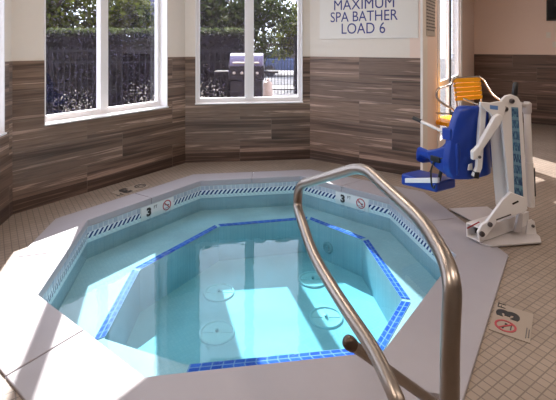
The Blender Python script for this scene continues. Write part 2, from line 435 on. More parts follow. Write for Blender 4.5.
# coping / pool outlines (plan)
I = [Vector(p) for p in [(-1.54, 2.69), (-1.747, 3.85), (-.92, 4.98), (.28, 5.165), (1.17, 4.40), (1.36, 3.2), (.549, 2.19), (-.643, 2.02)]]
O = [Vector(p) for p in [(-1.88, 2.46), (-2.06, 3.88), (-1.06, 5.23), (.43, 5.44), (1.60, 4.60), (1.76, 3.2), (.78, 1.81), (-.75, 1.585)]]
BN = [Vector(p) for p in [(-1.16, 2.80), (-1.207, 3.66), (-.64, 4.54), (.34, 4.74), (.85, 4.23), (.955, 3.23), (.625, 2.73), (-.56, 2.57)]]
ZW, ZB, ZF = -.15, -.35, -.72

def poly_with_hole(name, outer, hole, z, mat):
    outer = [Vector((p[0], p[1], 0)) for p in outer]; hole = [Vector((p[0], p[1], 0)) for p in hole]
    tris = tessellate_polygon([outer, hole]); vs = outer + hole
    fs = []
    for t in tris:
        a, b, c = (vs[i] for i in t)
        fs.append(tuple(t) if (b - a).cross(c - a).z > 0 else tuple(reversed(t)))
    return raw(name, [(v.x, v.y, z) for v in vs], fs, mat)
fl = poly_with_hole('floor', ROOM, O, 0.0, M['tile']); tag(fl, kind='structure')
ce = MB().prism([(p.x, p.y) for p in reversed(ROOM)], CEIL, CEIL + .1).obj('ceiling', M['ceil']); tag(ce, kind='structure')
# ground outside
cen = Vector((.6, 3.5)); outl = []
for p in ROOM: outl.append(p)
def offset_poly(poly, dist):
    n = len(poly); res = []
    area = sum(poly[i].x * poly[(i + 1) % n].y - poly[(i + 1) % n].x * poly[i].y for i in range(n))
    sgn = 1 if area > 0 else -1
    for i in range(n):
        a, b, c = poly[i - 1], poly[i], poly[(i + 1) % n]
        d1 = (b - a).normalized(); d2 = (c - b).normalized()
        n1 = Vector((d1.y, -d1.x)) * sgn; n2 = Vector((d2.y, -d2.x)) * sgn
        m = (n1 + n2).normalized(); res.append(b + m * dist / max(.3, m.dot(n1)))
    return res
gr = poly_with_hole('ground', [(-40, -20), (40, -20), (40, 60), (-40, 60)], offset_poly(ROOM, .12), -.03, M['patio']); tag(gr, kind='structure')
rd = MB().prism([(-30, 18), (30, 18), (30, 21), (-30, 21)], -.03, -.015).obj('road', M['road']); tag(rd, kind='structure')

# ------------------------------------------------------------------ windows
def make_window(name, w, hole, depth=.10, fr=.05, mull=.1, mull_s=None, pane=None):
    s0, s1, z0, z1 = hole
    root = empty(name, (w.A.x, w.A.y, 0), w.ang); tag(root, kind='structure')
    y0, y1 = depth, depth + .06
    g0 = z0 + .018
    ms = mull_s if mull_s is not None else (s0 + s1) / 2
    mb = MB()
    mb.box(((s0 + fr / 2), (y0 + y1) / 2, (g0 + z1) / 2), (fr, y1 - y0, z1 - g0)); mb.box((s1 - fr / 2, (y0 + y1) / 2, (g0 + z1) / 2), (fr, y1 - y0, z1 - g0))
    mb.box(((s0 + s1) / 2, (y0 + y1) / 2, g0 + .03), (s1 - s0 - 2 * fr, y1 - y0, .06)); mb.box(((s0 + s1) / 2, (y0 + y1) / 2, z1 - .025), (s1 - s0 - 2 * fr, y1 - y0, .05))
    mb.obj('frame', M['white'], root)
    MB().box((ms, (y0 + y1) / 2 - .004, (g0 + z1) / 2 - .005), (mull, y1 - y0 + .02, z1 - g0 - .09)).obj('mullion', M['white'], root)
    lin = MB()                     # white reveal lining all round the opening
    lin.box((s0 + .006, depth / 2 - .006, (z0 + z1) / 2), (.012, depth + .012, z1 - z0)); lin.box((s1 - .006, depth / 2 - .006, (z0 + z1) / 2), (.012, depth + .012, z1 - z0)); lin.box(((s0 + s1) / 2, depth / 2 - .006, z1 - .006), (s1 - s0 - .024, depth + .012, .012))
    lin.obj('reveal', M['white'], root)
    MB().box(((s0 + s1) / 2, depth / 2 + .015, z0 + .009), (s1 - s0 + .01, depth + .09, .018)).obj('window_sill', M['white'], root, bevel=.004)
    for a, b in ((s0 + fr, ms - mull / 2), (ms + mull / 2, s1 - fr)):
        MB().box(((a + b) / 2, (y0 + y1) / 2, (g0 + .06 + z1 - .05) / 2), (b - a, .006, z1 - .05 - g0 - .06)).obj('pane', pane or M['glass'], root)
    return root
make_window('window_1', wl, hL[0], depth=.13, mull=.10, mull_s=1.045)
make_window('window_2', wb, hB[0], depth=.05, fr=.055, mull=.125, mull_s=s_of(wb, 249.5))
LN = (PL - NL).length
make_window('window_3', wn, (LN - 1.70, LN - .16, .80, 3.05), depth=.06)

# glazed door in the wall beyond the corner
door = empty('door_1', (R.x, R.y, 0), wd.ang); tag(door, kind='structure')
mb = MB()
for s in (.86, 3.18 - .16): mb.box((s + .08, .06, 1.45), (.16, .14, 2.9))
mb.box((2.02, .06, 2.86), (2.0, .14, .08))
mb.obj('door_frame', M['white'], door)
for a, b in ((1.03, 2.0), (2.05, 3.02)):
    leaf = MB(); 
    for s in (a + .03, b - .03): leaf.box((s, .05, 1.40), (.06, .05, 2.8))
    leaf.box(((a + b) / 2, .05, .11), (b - a - .12, .05, .22)); leaf.box(((a + b) / 2, .05, 1.05), (b - a - .12, .05, .08)); leaf.box(((a + b) / 2, .05, 2.74), (b - a - .12, .05, .12))
    lf = leaf.obj('door_leaf', M['white'], door)
    for z0, z1 in ((.22, 1.01), (1.09, 2.68)):
        MB().box(((a + b) / 2, .05, (z0 + z1) / 2), (b - a - .12, .008, z1 - z0)).obj('pane', M['glass_clear'], lf)
    g = MB(); g.box((a - .012, .02, 1.4), (.022, .03, 2.8)); g.obj('gasket', M['black'], lf)
ct = MB().box((0, -.006, CEIL / 2), (.028, .02, CEIL)).obj('trim_1', M['trimw'], loc=(R.x - wr.d.x * .014, R.y - wr.d.y * .014, 0), rotz=wr.ang); tag(ct, kind='structure')
# top trim strip of the plank courses
for i, (w, zt) in enumerate(((wl, WT), (wb, WT), (wr, WT), (wf, 1.44))): pass

# ------------------------------------------------------------------ the spa
spa = empty('spa_pool', (-.18, 3.6, 0)); tag(spa, 'white-rimmed octagonal spa pool sunk in the tiled floor', 'spa pool')
def W(o): return world_child(o, spa)
n = 8
def mid(a, b): return (a + b) / 2
def pull(m, toward): return m + (toward - m).normalized() * .003
near = [pull(mid(I[4], I[5]), I[5]), I[5], I[6], I[7], pull(mid(I[7], I[0]), I[7]), pull(mid(O[7], O[0]), O[7]), O[7], O[6], O[5], pull(mid(O[4], O[5]), O[5])]
W(MB().prism([(a.x, a.y) for a in near], -.055, .012).obj('coping_stone', M['coping'], bevel=.006))
for i in range(5):
    p, q = (i - 1) % n, (i + 1) % n
    def pull(m, toward): return m + (toward - m).normalized() * .003
    poly = [pull(mid(I[p], I[i]), I[i]), I[i], pull(mid(I[i], I[q]), I[i]), pull(mid(O[i], O[q]), O[i]), O[i], pull(mid(O[p], O[i]), O[i])]
    mb = MB().prism([(a.x, a.y) for a in poly], -.055, .012)
    W(mb.obj('coping_stone', M['coping'], bevel=.006))
jb = MB()
for i in range(n):
    q = (i + 1) % n
    jb.add([(I[i].x, I[i].y, -.004), (I[q].x, I[q].y, -.004), (O[q].x, O[q].y, -.004), (O[i].x, O[i].y, -.004)], [(0, 1, 2, 3)])
# grout bed seen in the joints between stones
W(jb.obj('grout_bed', M['joint']))
Ig = offset_poly(I, .012)     # tank walls a little behind the coping lip
vs, fs = [], []
def ring(poly, z): 
    b = len(vs); vs.extend([(a.x, a.y, z) for a in poly]); return b
r0 = ring(Ig, -.004); r1 = ring(Ig, ZB); r2 = ring(BN, ZB); r3 = ring(BN, ZF)
for a, b in ((r0, r1), (r1, r2), (r2, r3)):
    for i in range(n): fs.append((a + i, a + (i + 1) % n, b + (i + 1) % n, b + i))
fs.append(tuple(r3 + i for i in range(n)))
W(raw('pool_shell', vs, fs, M['plaster']))
# waterline tile band
It = offset_poly(I, .004)
vs, fs, uq = [], [], []; dist = 0
for i in range(n):
    a, b = It[i], It[(i + 1) % n]; l = (b - a).length; k = len(vs)
    vs += [(a.x, a.y, -.055), (b.x, b.y, -.055), (b.x, b.y, -.20), (a.x, a.y, -.20)]; fs.append((k, k + 1, k + 2, k + 3))
    uq.append([(0, 0), (l, 0), (l, .145), (0, .145)])
W(raw('waterline_tile', vs, fs, M['waterline'], uvq=uq))
# blue nosing on the bench edge
BO = offset_poly(BN, .066)
vs, fs, uq = [], [], []
for i in range(n - 1):
    a, b, c, d = BN[i], BN[(i + 1) % n], BO[(i + 1) % n], BO[i]; k = len(vs); l = (b - a).length
    g = (b - a).normalized() * .02
    vs += [(a.x + g.x, a.y + g.y, ZB + .004), (b.x - g.x, b.y - g.y, ZB + .004), (c.x - g.x, c.y - g.y, ZB + .004), (d.x + g.x, d.y + g.y, ZB + .004)]
    fs.append((k, k + 1, k + 2, k + 3)); uq.append([(0, 0), (l, 0), (l, .066), (0, .066)])
W(raw('nosing_tile', vs, fs, M['nosing'], uvq=uq))
for (u, v) in ((219, 293), (217, 333), (326, 318), (313, 280)):
    Y = F * (H - ZF) / (v - V0); x = (u - U0) * Y / F; rr = .145
    mb = MB().lathe([(.02, 0), (rr, 0), (rr, .010), (rr - .006, .016), (rr - .014, .016), (rr - .020, .005), (.03, .005), (.02, .012)], (x, Y, ZF))
    mb.box((x, Y, ZF + .006), (rr * 1.7, .006, .006)); mb.box((x, Y, ZF + .006), (.006, rr * 1.7, .006))
    d = W(mb.obj('drain_cover', M['drain'], smooth=True))
    s = world_child(MB().lathe([(.014, 0), (.014, .03), (.004, .032)], (x, Y, ZF), 12).obj('screw', M['fitting']), spa)
    s.parent = d; s.matrix_parent_inverse = (Matrix.Translation(spa.location)).inverted() @ Matrix.Identity(4)
    s.matrix_parent_inverse = Matrix.Identity(4)
    s.data.transform(Matrix.Identity(4))
# suction fitting on the far-right riser
e = (BN[4] - BN[3]).normalized(); nn = Vector((-e.y, e.x)); nn = nn if nn.dot(Vector((-.2, 3.6)) - BN[3]) > 0 else -nn
pc = BN[3] + (BN[4] - BN[3]) * .40
mt = Vector((0, 0, 1)).rotation_difference(Vector((nn.x, nn.y, 0))).to_matrix()
W(MB().lathe([(.01, 0), (.062, 0), (.062, .012), (.045, .02), (.04, .008), (.02, .008), (.016, .02)], (pc.x, pc.y, -.57), 20, mt).obj('suction_fitting', M['fitting'], smooth=True))

Iw = offset_poly(I, .008)
wt = MB().prism([(a.x, a.y) for a in Iw], -.80, ZW).obj('water', M['water']); tag(wt, 'clear still blue water filling the octagonal spa', 'water', kind='stuff')

# ------------------------------------------------------------------ depth markers
def frame_at(o, pos, right, up):
    right = Vector(right).normalized(); up = Vector(up).normalized(); nz = right.cross(up)
    m = Matrix((right, up, nz)).transposed().to_4x4(); m.translation = Vector(pos); o.matrix_world = m; o.rotation_mode = 'XYZ'
    return o
def no_diving(parent, x, y, r, mat_icon, ring=None):
    mb = MB(); seg = 36; vs, fs = [], []
    for k in range(seg):
        a = 2 * PI * k / seg
        for rr, z in ((r, .004), (r, .0062), (r * .80, .0062), (r * .80, .004)): vs.append((x + rr * math.cos(a), y + rr * math.sin(a), z))
    for k in range(seg):
        q = (k + 1) % seg
        for j in range(4): fs.append((k * 4 + j, q * 4 + j, q * 4 + (j + 1) % 4, k * 4 + (j + 1) % 4))
    mb.add(vs, fs)
    mb.box((x, y, .0052), (r * 1.7, r * .17, .002), Matrix.Rotation(-PI / 4, 3, 'Z'))
    ic = mb.obj('no_diving_symbol', ring or M['red'], parent)
    f = MB()
    f.lathe([(r * .13, .004), (r * .13, .0058), (.001, .0058)], (x + r * .36, y - r * .02, 0), 12)
    f.add([(x + a * r, y + b * r, .0056) for a, b in ((-.62, .30), (-.1, .22), (.25, .02), (.18, -.12), (-.15, .04), (-.6, .14))], [(0, 5, 4, 3, 2, 1)])
    f.add([(x + a * r, y + b * r, .0056) for a, b in ((.05, .1), (.5, -.35), (.42, -.42), (-.05, .0))], [(0, 3, 2, 1)])
    f.add([(x + a * r, y + b * r, .0056) for a, b in ((-.5, -.45), (.5, -.45), (.5, -.55), (-.5, -.55))], [(0, 3, 2, 1)])
    f.obj('diver', mat_icon, ic)
    return ic
def depth_marker(label, pos, right, up, w, h, plate, dig, dh, icon_x, digit_x, ft_x, r, fine=False, dy=0.0, ring=None):
    o = empty('depth_marker'); tag(o, label, 'depth marker')
    MB().box((0, 0, .002), (w, h, .004)).obj('plate', plate, o)
    t = text_obj('numeral', '3', M['ink'], .1, o, .001, width=dh * .62, height=dh, bold=.006); t.location = (digit_x, dy, .0055)
    t = text_obj('unit_lettering', 'FT', M['ink'], .1, o, .001, width=dh * .46, height=dh * .34); t.location = (ft_x, dy + dh * .33, .0055)
    no_diving(o, icon_x, dy, r, M['ink'], ring)
    if fine:
        t = MB()
        for k in range(2): t.box((icon_x + .0, -h / 2 + .022 - k * .012, .005), (.10 - .02 * k, .005, .002))
        t.obj('small_lettering', M['grey_ink'], o)
    frame_at(o, pos, right, up); return o
a35 = Vector((math.sin(AX), math.cos(AX), 0)); b35 = Vector((-math.cos(AX), math.sin(AX), 0))
def gp(u, v, z=0.0):
    Y = F * (H - z) / (v - V0); return Vector(((u - U0) * Y / F, Y, z))
p3 = gp(510.5, 316.5); pi = gp(508, 327.5)
cm = (p3 + pi) / 2 + a35 * .006 - b35 * .012
depth_marker('cream depth plate on the floor tiles by the near right coping', (cm.x, cm.y, .001), a35, b35, .30, .20, M['plate'], '3', .125, -.068, .054, .138, .056, True, dy=.025)
# far-left floor strip
eFL = (I[2] - I[1]).normalized(); upFL = Vector((eFL.y, -eFL.x, 0)); rtFL = Vector((-eFL.x, -eFL.y, 0))
q3 = gp(125, 191.2); qi = gp(140.3, 186.6); cm2 = (q3 + qi) / 2
dd = (q3 - qi).length / 2
depth_marker('cream depth plate on the floor between the left wall and the coping', (cm2.x + rtFL.x * .03, cm2.y + rtFL.y * .03, .001), rtFL, upFL, .38, .17, M['plate'], '3', .165, -dd - .03, dd - .03, dd + .085, .064, ring=M['ink'])
def wall_marker(label, i, u3, ui):
    w = Wall(); w.A = It[i]; w.d = (It[i + 1] - It[i]).normalized()
    a, b = s_of(w, u3), s_of(w, ui); c = (a + b) / 2 - .0
    up = Vector((0, 0, 1)); rt = Vector((w.d.x, w.d.y, 0)); nrm = rt.cross(up)
    pos = Vector((w.A.x + w.d.x * c, w.A.y + w.d.y * c, -.130)) + nrm * .002
    return depth_marker(label, pos, rt, up, abs(b - a) + .19, .14, M['plate_white'], '3', .092, (b - a) / 2, (a - b) / 2, (a - b) / 2 + .085, .056, dy=.004)
wall_marker('white depth tile in the waterline band on the left side of the spa', 1, 148.5, 166.5)
wall_marker('white depth tile in the waterline band under the handrail peak', 3, 343, 361)

# ------------------------------------------------------------------ stainless rails
def rail_flange(parent, x, y, z=.0, r=.055):
    return MB().lathe([(r, z), (r, z + .008), (r * .72, z + .02), (.026, z + .024)], (x, y, 0), 20).obj('floor_flange', M['steel'], parent, smooth=True)
hr = empty('handrail', (.38, 1.05, 0)); tag(hr, 'bent stainless steel handrail standing over the near edge of the spa', 'handrail')
def Wh(o): return world_child(o, hr)
top = [(.426, 1.05, 0), at(450, 340, 1.06), at(453, 285, 1.08), at(446, 260, 1.16), at(424, 222, 1.38), at(363, 166, 1.86), at(299, 185, 2.22), at(297, 206, 2.24), at(313, 256, 1.85), at(342, 303, 1.56), at(374, 350, 1.36), at(392, 388, 1.24)]
K = at(399, 405, 1.20)
pts = top + [K, Vector((K.x + .01, K.y - .01, .40)), Vector((K.x + .01, K.y - .01, 0))]
sm = fillet(pts, [.3, .3, .12, .12, .10, .07, .07, .25, .25, .25, .2, .1, .2], 9)
Wh(MB().tube(sm, .0238, 20).obj('rail_tube', M['steel'], smooth=True))
Wh(rail_flange(None, .426, 1.05)); Wh(rail_flange(None, K.x + .01, K.y - .01))
gb = empty('grab_bar', (.705, 1.86, .012)); tag(gb, 'short slanted steel bar with a dark end cap below the handrail', 'grab bar')
A, Bp = Vector((.705, 1.86, .012)), at(351, 344, 1.66)
world_child(MB().tube([A, A.lerp(Bp, .5), Bp], .0215, 18).obj('bar', M['steel'], smooth=True), gb)
dv = (Bp - A).normalized()
world_child(MB().tube([Bp - dv * .012, Bp - dv * .012 + dv * .001, Bp + dv * .012, Bp + dv * .026, Bp + dv * .036], [.0225, .026, .0275, .024, .012], 18).obj('end_cap', M['darkcap'], smooth=True), gb)
world_child(rail_flange(None, A.x, A.y, .012), gb)

# ------------------------------------------------------------------ pool lift
lift = empty('pool_lift', (1.85, 3.55, 0)); tag(lift, 'white pool lift with a blue moulded seat standing beside the spa', 'pool lift')
def Wl(o): return world_child(o, lift)
def g2(u, v, z): 
    p = gp(u, v, z); return (p.x, p.y)
# base plate with a rounded front
bp = [g2(474, 238.5, .02), g2(481, 243.5, .02), g2(491, 246.5, .02), g2(541.5, 242.5, .02), g2(540, 237, .02), g2(528, 226, .02), g2(508, 220, .02), g2(484, 226, .02)]
Wl(MB().prism(bp, .012, .026).obj('base_plate', M['liftgrey'], bevel=.004))
ap = [g2(449, 208.5, .02), g2(482, 226, .02), g2(519, 226, .02), g2(487, 206.5, .02)]
Wl(MB().prism(ap, .012, .022).obj('deck_plate', M['liftgrey'], bevel=.003))
# hollow base tube, open towards the pool
ta = Vector((at(473, 231, 3.42).x, 3.42, .088)); tb = at(522, 214, 3.75); tb.z = .088
td = (tb - ta); td.z = 0; tl = td.length; td.normalize(); tn = Vector((-td.y, td.x, 0))
mb = MB(); hw, hh, tk = .062, .058, .010
for o_, sz in ((Vector((0, 0, hh - tk / 2)), (tl, 2 * hw, tk)), (Vector((0, 0, -hh + tk / 2)), (tl, 2 * hw, tk))):
    mb.box((ta + tb) / 2 + o_, sz, Matrix.Rotation(math.atan2(td.y, td.x), 3, 'Z'))
for s in (-1, 1): mb.box((ta + tb) / 2 + tn * s * (hw - tk / 2), (tl, tk, 2 * hh - 2 * tk), Matrix.Rotation(math.atan2(td.y, td.x), 3, 'Z'))
Wl(mb.obj('base_tube', M['liftwhite']))
Wl(MB().box(ta + td * .10, (.01, 2 * hw - .025, 2 * hh - .025), Matrix.Rotation(math.atan2(td.y, td.x), 3, 'Z')).obj('tube_plug', M['black']))
# mast leaning slightly, box section turned to the camera by a corner
def mast_sec(c, a, b, ang):
    ca, sa = math.cos(ang), math.sin(ang); ex = Vector((ca, sa, 0)); ey = Vector((-sa, ca, 0))
    return [c - ex * a - ey * b, c + ex * a - ey * b, c + ex * a + ey * b, c - ex * a + ey * b]
mang = math.radians(-28)
mc0, mc1 = at(509.5, 205, 3.60), at(501.5, 112, 3.56)
Wl(MB().hexa(mast_sec(mc0, .105, .062, mang), mast_sec(mc1, .10, .062, mang)).obj('mast', M['liftwhite'], bevel=.008))
# side rail carrying the pictogram strip, with a rounded head
e1 = Vector((math.cos(math.radians(12)), math.sin(math.radians(12)), 0))
def slab(pxs, Y, th, name, mat, bevel=.005, parent=lift, dirv=(0, 1, 0)):
    p3d = [at(u, v, Y) for u, v in pxs]
    return Wl(MB().extrude(p3d, Vector(dirv) * th).obj(name, mat, bevel=bevel))
slab([(510, 203), (501, 112), (502, 100), (506, 96), (512, 94.5), (518, 97), (522, 104), (528, 207)], 3.44, .035, 'mast_cheek', M['liftwhite'])
q = [at(514.5, 197, 3.437), at(523.5, 199, 3.437), at(518.2, 107.5, 3.437), at(511.3, 107, 3.437)]
raw('pictogram_strip', q, [(0, 1, 2, 3)], decal_mat(), uvq=[[(0, 0), (1, 0), (1, 1), (0, 1)]])
Wl(bpy.data.objects['pictogram_strip'])
# pivot bracket at the foot
slab([(478, 233), (482, 225), (487, 222), (503, 200), (511, 192.5), (525.5, 198), (527, 208), (524, 212), (498, 221), (488, 235), (484, 240), (479, 239)], 3.33, .03, 'pivot_bracket', M['liftwhite'])
slab([(503, 228), (510, 207), (526, 204), (528, 209), (520, 218), (519, 231)], 3.62, .03, 'rear_bracket', M['liftwhite'])
slab([(526, 235), (528, 221), (532, 219.5), (535, 222), (537, 236)], 3.52, .015, 'clevis', M['liftwhite'], .003)
slab([(515, 232), (519, 214), (523, 214), (522, 233)], 3.5, .03, 'strut', M['liftgrey'], .003)
def bolt(u, v, Y, r=.016):
    p = at(u, v, Y); m_ = Matrix.Rotation(PI / 2, 3, 'X')
    return Wl(MB().lathe([(r, -.004), (r, .008), (r * .6, .012), (r * .55, .006)], p, 12, m_).obj('bolt', M['bolt'], smooth=True))
for u, v, Y, r in ((482, 234, 3.325, .021), (490, 224.5, 3.325, .019), (511.8, 101, 3.435, .021), (505.5, 109, 3.435, .021), (479.5, 157, 3.36, .012), (533, 226, 3.515, .012)): bolt(u, v, Y, r)
slab([(466.5, 228), (479, 221.5), (480, 222.4), (467.5, 229)], 3.327, .002, 'warning_strip', M['red'], 0)
slab([(496, 219.5), (511, 214), (511.3, 215), (496.3, 220.5)], 3.328, .002, 'bracket_lettering', M['ink'], 0)
slab([(512, 203.5), (518, 200.5), (519, 202), (513, 205)], 3.328, .002, 'bracket_mark', M['ink'], 0)
# actuator behind the mast
aa, ab = at(530.5, 206, 3.66), at(527, 108, 3.64)
Wl(MB().tube([aa, aa.lerp(ab, .45)], .034, 16).obj('actuator_body', M['liftwhite'], smooth=True))
Wl(MB().tube([aa.lerp(ab, .45), ab], .028, 16).obj('actuator_rod', M['liftwhite'], smooth=True))
Wl(MB().lathe([(.03, -.05), (.036, -.03), (.036, .04), (.02, .055)], ab, 16).obj('actuator_head', M['liftgrey'], smooth=True))
bx0 = at(534.5, 196, 3.66); Wl(MB().tube([bx0, at(533.5, 168, 3.66)], .012, 10).obj('cable_sleeve', M['black'], smooth=True))
Wl(MB().tube([at(520, 104, 3.6), at(526, 106, 3.64)], .02, 10).obj('actuator_pin', M['liftgrey'], smooth=True))
# lever on top
hb, ht = at(514, 97, 3.52), at(516, 82, 3.52)
Wl(MB().tube([hb, hb.lerp(ht, .15), hb.lerp(ht, .9), ht], [.014, .021, .021, .012], 12).obj('lever_grip', M['black'], smooth=True))
# head plate with a small blue mark, lift arm, seat post
slab([(480.5, 102), (491, 103), (503, 101), (506, 108), (503, 118), (495, 119), (490, 113), (481, 106)], 3.41, .03, 'head_plate', M['liftwhite'])
slab([(490, 105), (498, 106), (498, 110), (490, 109)], 3.408, .002, 'maker_lettering', plain('blue print', (.12, .25, .55), .4), 0)
slab([(495, 117), (500, 114), (503.5, 117), (501, 124), (482, 151.5), (478.5, 159), (473, 160.5), (472.8, 152), (479, 146)], 3.36, .05, 'lift_arm', M['liftwhite'], .008)
slab([(481, 104), (487, 105), (482.5, 168), (478.5, 178), (473, 176.5), (477, 168)], 3.46, .045, 'seat_post', M['liftwhite'], .006)
slab([(475.2, 172), (480, 172.5), (479, 179), (474.2, 178.3)], 3.455, .056, 'post_foot', M['black'], .003)
# ----- blue seat: local +y faces away over the pool, built from rounded shells
sf = Vector((-.50, .86, 0)).normalized(); sr = Vector((sf.y, -sf.x, 0))
seatc = at(472.5, 140, 3.64); seatc.z = 0
def SP(x, y, z): return seatc + sr * x + sf * y + Vector((0, 0, z))
def shell_grid(rows, th, closed=False):
    """rows: list of lists of local points (x,y,z); thickness along +normal by rows offset in -y"""
    mb = MB(); nr, nc = len(rows), len(rows[0]); 
    vs = [SP(*p) for r in rows for p in r] + [SP(p[0] + th[0], p[1] + th[1], p[2] + th[2]) for r in rows for p in r]
    fs = []; o = nr * nc
    for i in range(nr - 1):
        for j in range(nc - 1):
            a, b, c, d = i * nc + j, i * nc + j + 1, (i + 1) * nc + j + 1, (i + 1) * nc + j
            fs += [(a, b, c, d), (o + d, o + c, o + b, o + a)]
    for i in range(nr - 1):
        fs += [(i * nc, (i + 1) * nc, o + (i + 1) * nc, o + i * nc), ((i + 1) * nc + nc - 1, i * nc + nc - 1, o + i * nc + nc - 1, o + (i + 1) * nc + nc - 1)]
    for j in range(nc - 1):
        fs += [(j + 1, j, o + j, o + j + 1), ((nr - 1) * nc + j, (nr - 1) * nc + j + 1, o + (nr - 1) * nc + j + 1, o + (nr - 1) * nc + j)]
    return mb.add(vs, fs)
rows = []
zs = [(.49, .255, -.02), (.56, .285, -.005), (.64, .288, .0), (.72, .272, .0), (.80, .262, -.01), (.90, .258, -.03), (1.0, .247, -.05), (1.06, .23, -.065), (1.09, .205, -.07), (1.105, .165, -.073)]
for z, hw_, y in zs:
    rows.append([(hw_ * t, y + .085 * abs(t) ** 3, z) for t in (-1, -.85, -.6, -.3, 0, .3, .6, .85, 1)])
bk = Wl(shell_grid(rows, (0, -.065, 0)).obj('backrest', M['blue'], smooth=True, bevel=.008))
rows = []
for y, hw_, z in [(.0, .235, .60), (.08, .235, .585), (.2, .225, .60), (.32, .215, .625), (.40, .205, .63), (.44, .195, .605), (.46, .185, .56)]:
    rows.append([(hw_ * t, y, z + .05 * abs(t) ** 3) for t in (-1, -.85, -.5, 0, .5, .85, 1)])
Wl(shell_grid(rows, (0, 0, -.075)).obj('seat_pan', M['blue'], smooth=True, bevel=.008))
for s in (-1, 1):
    Wl(MB().extrude([SP(s * .24, y, z) for y, z in ((-.03, .52), (.10, .50), (.25, .56), (.30, .66), (.20, .70), (.06, .76), (-.03, .80))], sr * (-s * .045)).obj('side_bolster', M['blue'], bevel=.012))
    Wl(MB().box(SP(s * .245, .06, .86), (.05, .09, .10), Matrix.Rotation(math.atan2(sr.y, sr.x), 3, 'Z')).obj('arm_bracket', M['blue'], bevel=.01))
    ar0, ar1 = SP(s * .25, .10, .87), SP(s * .26, .33, .925)
    arm = Wl(MB().tube([ar0, ar1], .014, 12).obj('arm_bar', M['liftwhite'], smooth=True))
    Wl(MB().tube([ar1, ar1 + (ar1 - ar0).normalized() * .09], .018, 12).obj('arm_grip', M['black'], smooth=True))
# badge on the back, strap, leg rest with white strip
Wl(MB().extrude([SP(-.14 + x, -.072 + .0, z) for x, z in ((-.03, .575), (.03, .565), (.025, .625), (-.02, .62))], -sf * .006).obj('white_patch', M['liftwhite']))
def ft(x, y, z): return SP(x + fx_, y, z + .02)
fw, fx_ = .135, -.06
Wl(MB().hexa([ft(-fw, .22, .28), ft(fw, .22, .28), ft(fw, .64, .235), ft(-fw, .64, .235)], [ft(-fw, .22, .37), ft(fw, .22, .37), ft(fw, .64, .345), ft(-fw, .64, .345)]).obj('footrest', M['blue'], bevel=.02, segs=3))
Wl(MB().hexa([ft(-fw - .008, .20, .375), ft(-fw + .02, .20, .375), ft(-fw + .02, .58, .27), ft(-fw - .008, .58, .27)], [ft(-fw - .008, .20, .42), ft(-fw + .02, .20, .42), ft(-fw + .02, .58, .315), ft(-fw - .008, .58, .315)]).obj('footrest_bar', M['liftwhite'], bevel=.004))
Wl(MB().tube([ft(-.06, .26, .34), ft(-.06, .20, .58)], .016, 10).obj('footrest_hinge', M['black'], smooth=True))
st = fillet([SP(-.235, .12, .64), SP(-.25, .20, .60), SP(-.245, .24, .50), SP(-.24, .235, .37), SP(-.24, .21, .345), SP(-.24, .20, .38)], .03, 5)
Wl(MB().tube(st, .0075, 8).obj('safety_strap', M['black'], smooth=True))
Wl(MB().box(SP(-.24, .19, .615), (.03, .10, .05), Matrix.Rotation(math.atan2(sr.y, sr.x), 3, 'Z')).obj('strap_buckle', M['black'], bevel=.006))

# ------------------------------------------------------------------ yellow strap chair by the glazed door
ch = empty('pool_chair', (2.72, 6.02, 0)); tag(ch, 'yellow strapped pool chair with a chrome tube frame near the glazed door', 'chair')
def Wc(o): return world_child(o, ch)
bl, brr = at(454, 77, 5.72), at(479, 76.5, 5.95)
crt = (brr - bl); crt.z = 0; cwid = crt.length; crt.normalize(); cf = Vector((-crt.y, crt.x, 0))
def CP(x, y, z): return Vector((bl.x, bl.y, 0)) + crt * x + cf * y + Vector((0, 0, z))
zt = 1.18
lean = .30
def LB(x, z): return CP(x + lean * (zt - z), .12 * (zt - z), z)
Wc(MB().tube(fillet([LB(0, .50), LB(0, zt), LB(cwid, zt), LB(cwid, .50)], .05, 7), .0135, 12).obj('back_frame', M['chrome'], smooth=True))
lf = [at(454, 77.5, 5.72), at(450.5, 85, 5.66), at(437, 88.5, 5.58), at(435.8, 97, 5.58), at(444, 105, 5.62), at(455, 109.5, 5.70)]
lf.append(Vector((lf[-1].x + .02, 5.72, .55))); lf.append(Vector((lf[-1].x + .03, 5.70, 0)))
Wc(MB().tube(fillet(lf, .07, 6), .0155, 12).obj('arm_tube', M['chrome'], smooth=True))
rg = [at(479, 76.5, 5.95), at(484, 80, 5.90), at(492.5, 95, 5.75), at(503, 101.5, 5.65)]
rg.append(Vector((rg[-1].x + .03, 5.62, .70))); rg.append(Vector((rg[-1].x + .01, 5.60, 0)))
Wc(MB().tube(fillet(rg, .08, 6), .0145, 12).obj('arm_tube', M['chrome'], smooth=True))
Wc(MB().tube([at(463, 98.5, 5.6), at(478, 105, 5.5)], .012, 10).obj('cross_tube', M['chrome'], smooth=True))
Wc(MB().tube([at(436, 113, 5.6), at(452, 114, 5.7)], .012, 10).obj('cross_tube', M['chrome'], smooth=True))
for x, y in ((-.10, .02), (cwid + .12, .02), (-.10, .40), (cwid + .12, .40)):
    Wc(MB().tube([CP(x, y, .545), CP(x, y, 0)], .0135, 12).obj('leg', M['chrome'], smooth=True))
Wc(MB().tube(fillet([CP(-.10, -.06, .545), CP(-.10, .46, .545), CP(cwid + .12, .46, .545), CP(cwid + .12, -.06, .545)], .06, 6), .0135, 12).obj('seat_frame', M['chrome'], smooth=True))
for k in range(5):
    z = zt - .04 - k * .064
    q_ = LB(cwid / 2, z)
    Wc(MB().box(q_, (cwid + .03, .032, .057), Matrix.Rotation(math.atan2(crt.y, crt.x), 3, 'Z')).obj('back_strap', M['yellow'], bevel=.008))
